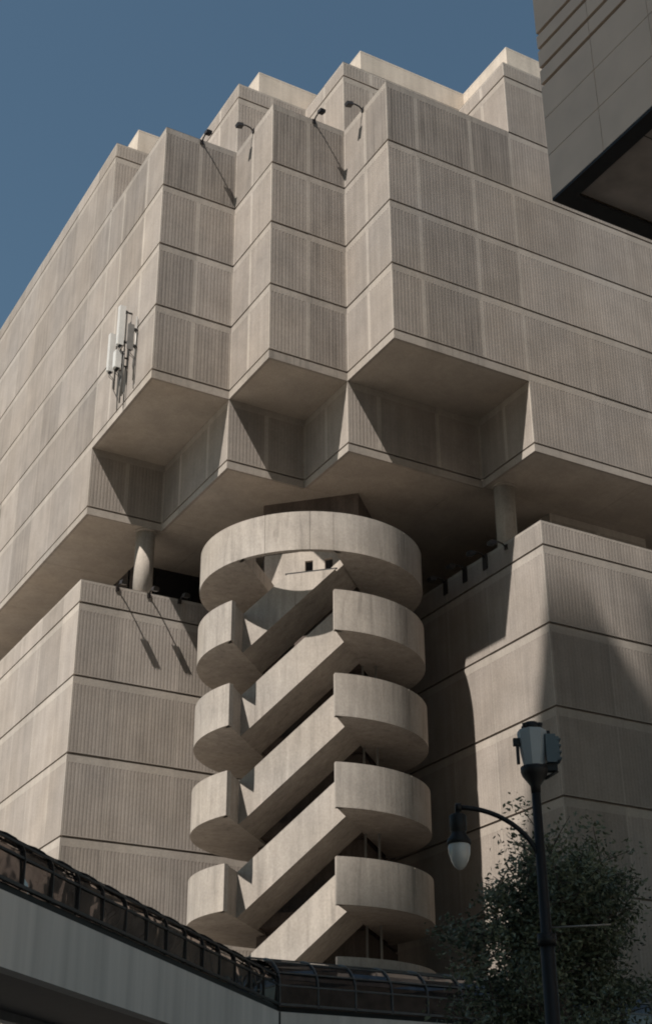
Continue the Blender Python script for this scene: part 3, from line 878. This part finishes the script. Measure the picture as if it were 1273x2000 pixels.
mb = MB(); mb.box(c-sgn_r*0.215+Vector((0,0,0.62)), sgn_r*0.05, fh*0.04, (0,0,0.05)); mb.box(c-sgn_r*0.21+Vector((0,0,0.47)), sgn_r*0.02, fh*0.03, (0,0,0.16)); mb.build("box_bracket", M_BLACK, lamp, origin=c)
mb = MB(); zc = at_bearing(1072, 1812, LD).z
mb.tube([lbase+Vector((0,0,zc)), lbase+sgn_r*0.85+Vector((0,0,zc+0.04))], 0.012, 6)
mb.build("banner_rod", M_GREYMETAL, lamp, origin=lbase+Vector((0,0,zc)))

# ------------------------------------------------------------------ street tree
def street_tree():
    rnd = random.Random(21)
    tb = at_bearing(1095, 1900, 30.0); base = Vector((tb.x, tb.y, 0))
    t = thing("street_tree", "leafy dark green street tree behind the black street lamp", "tree", base)
    mb = MB(); tips = []
    mb.tube([base, base+Vector((0.05,0,1.2)), base+Vector((0.1,0.05,3.0)), base+Vector((0,0.1,6.0)), base+Vector((-0.5,0.3,8.9))], [0.24,0.18,0.15,0.09,0.03], 10)
    cx = [(0.0, 0.0, 9.2), ]
    nb = 44
    for i in range(nb):
        z0 = 2.6+4.9*rnd.random(); az_ = i*2.399+rnd.uniform(-.3,.3)
        ln = (3.3 - 0.36*max(0, z0-3.0))*rnd.uniform(0.6, 1.08)
        rise = rnd.uniform(0.35, 0.85)
        p0 = base+Vector((0.05,0.05,z0)); pts = [p0]; d = Vector((math.cos(az_), math.sin(az_), rise)).normalized()
        for k in range(1, 6):
            pts.append(pts[-1] + d*ln/5); d = (d + Vector((rnd.uniform(-.22,.22), rnd.uniform(-.22,.22), rnd.uniform(-.12,.2)))).normalized()
            if k >= 2: tips.append((pts[-1].copy(), d.copy()))
        mb.tube(pts, [0.07,0.055,0.042,0.03,0.02,0.01], 6, cap=False)
        for k in (2,3,4,5):
            for _ in range(3):
                dd = Vector((rnd.gauss(0,1), rnd.gauss(0,1), rnd.gauss(0.25,.7))).normalized()
                l2 = rnd.uniform(0.5, 1.25); e_ = pts[k]+dd*l2
                mb.tube([pts[k], pts[k]+dd*l2*0.5+Vector((0,0,0.04)), e_], [0.016,0.011,0.006], 4, cap=False)
                tips.append((pts[k]+dd*l2*0.6, dd)); tips.append((e_, dd))
    for z in (6.4, 7.0, 7.5, 8.0, 8.4, 8.8, 9.1):
        for _ in range(3): tips.append((base+Vector((-0.45*(z-6)/3+rnd.uniform(-.3,.3), 0.3*(z-6)/3+rnd.uniform(-.3,.3), z)), Vector((0,0,1))))
    mb.build("trunk", M_BARK, t, origin=base)
    lf = MB()
    for (p, d) in tips:
        dens = rnd.choice((9, 26, 42, 60))
        tone0 = rnd.uniform(0.1, 0.75)
        for _ in range(dens):
            c = p + Vector((max(-.4,min(.4,rnd.gauss(0,.18))), max(-.4,min(.4,rnd.gauss(0,.18))), max(-.3,min(.3,rnd.gauss(0,.15)))))
            a = Vector((rnd.gauss(0,1), rnd.gauss(0,1), rnd.gauss(-.3,.6))).normalized()
            b = a.cross(Vector((rnd.gauss(0,1), rnd.gauss(0,1), rnd.gauss(0,1)))).normalized()
            l_, w_ = rnd.uniform(.042,.078), rnd.uniform(.022,.036)
            nn = a.cross(b)*0.012
            tn = min(1, max(0, tone0+rnd.uniform(-.2,.25)))
            lf.face([c-a*l_, c+b*w_-nn, c+a*l_], 0, tn); lf.face([c-a*l_, c+a*l_, c-b*w_-nn], 0, tn)
    lf.build("crown", M_LEAF, t, origin=base+Vector((0,0,3)))
    print("leaf faces", len(lf.f))
street_tree()
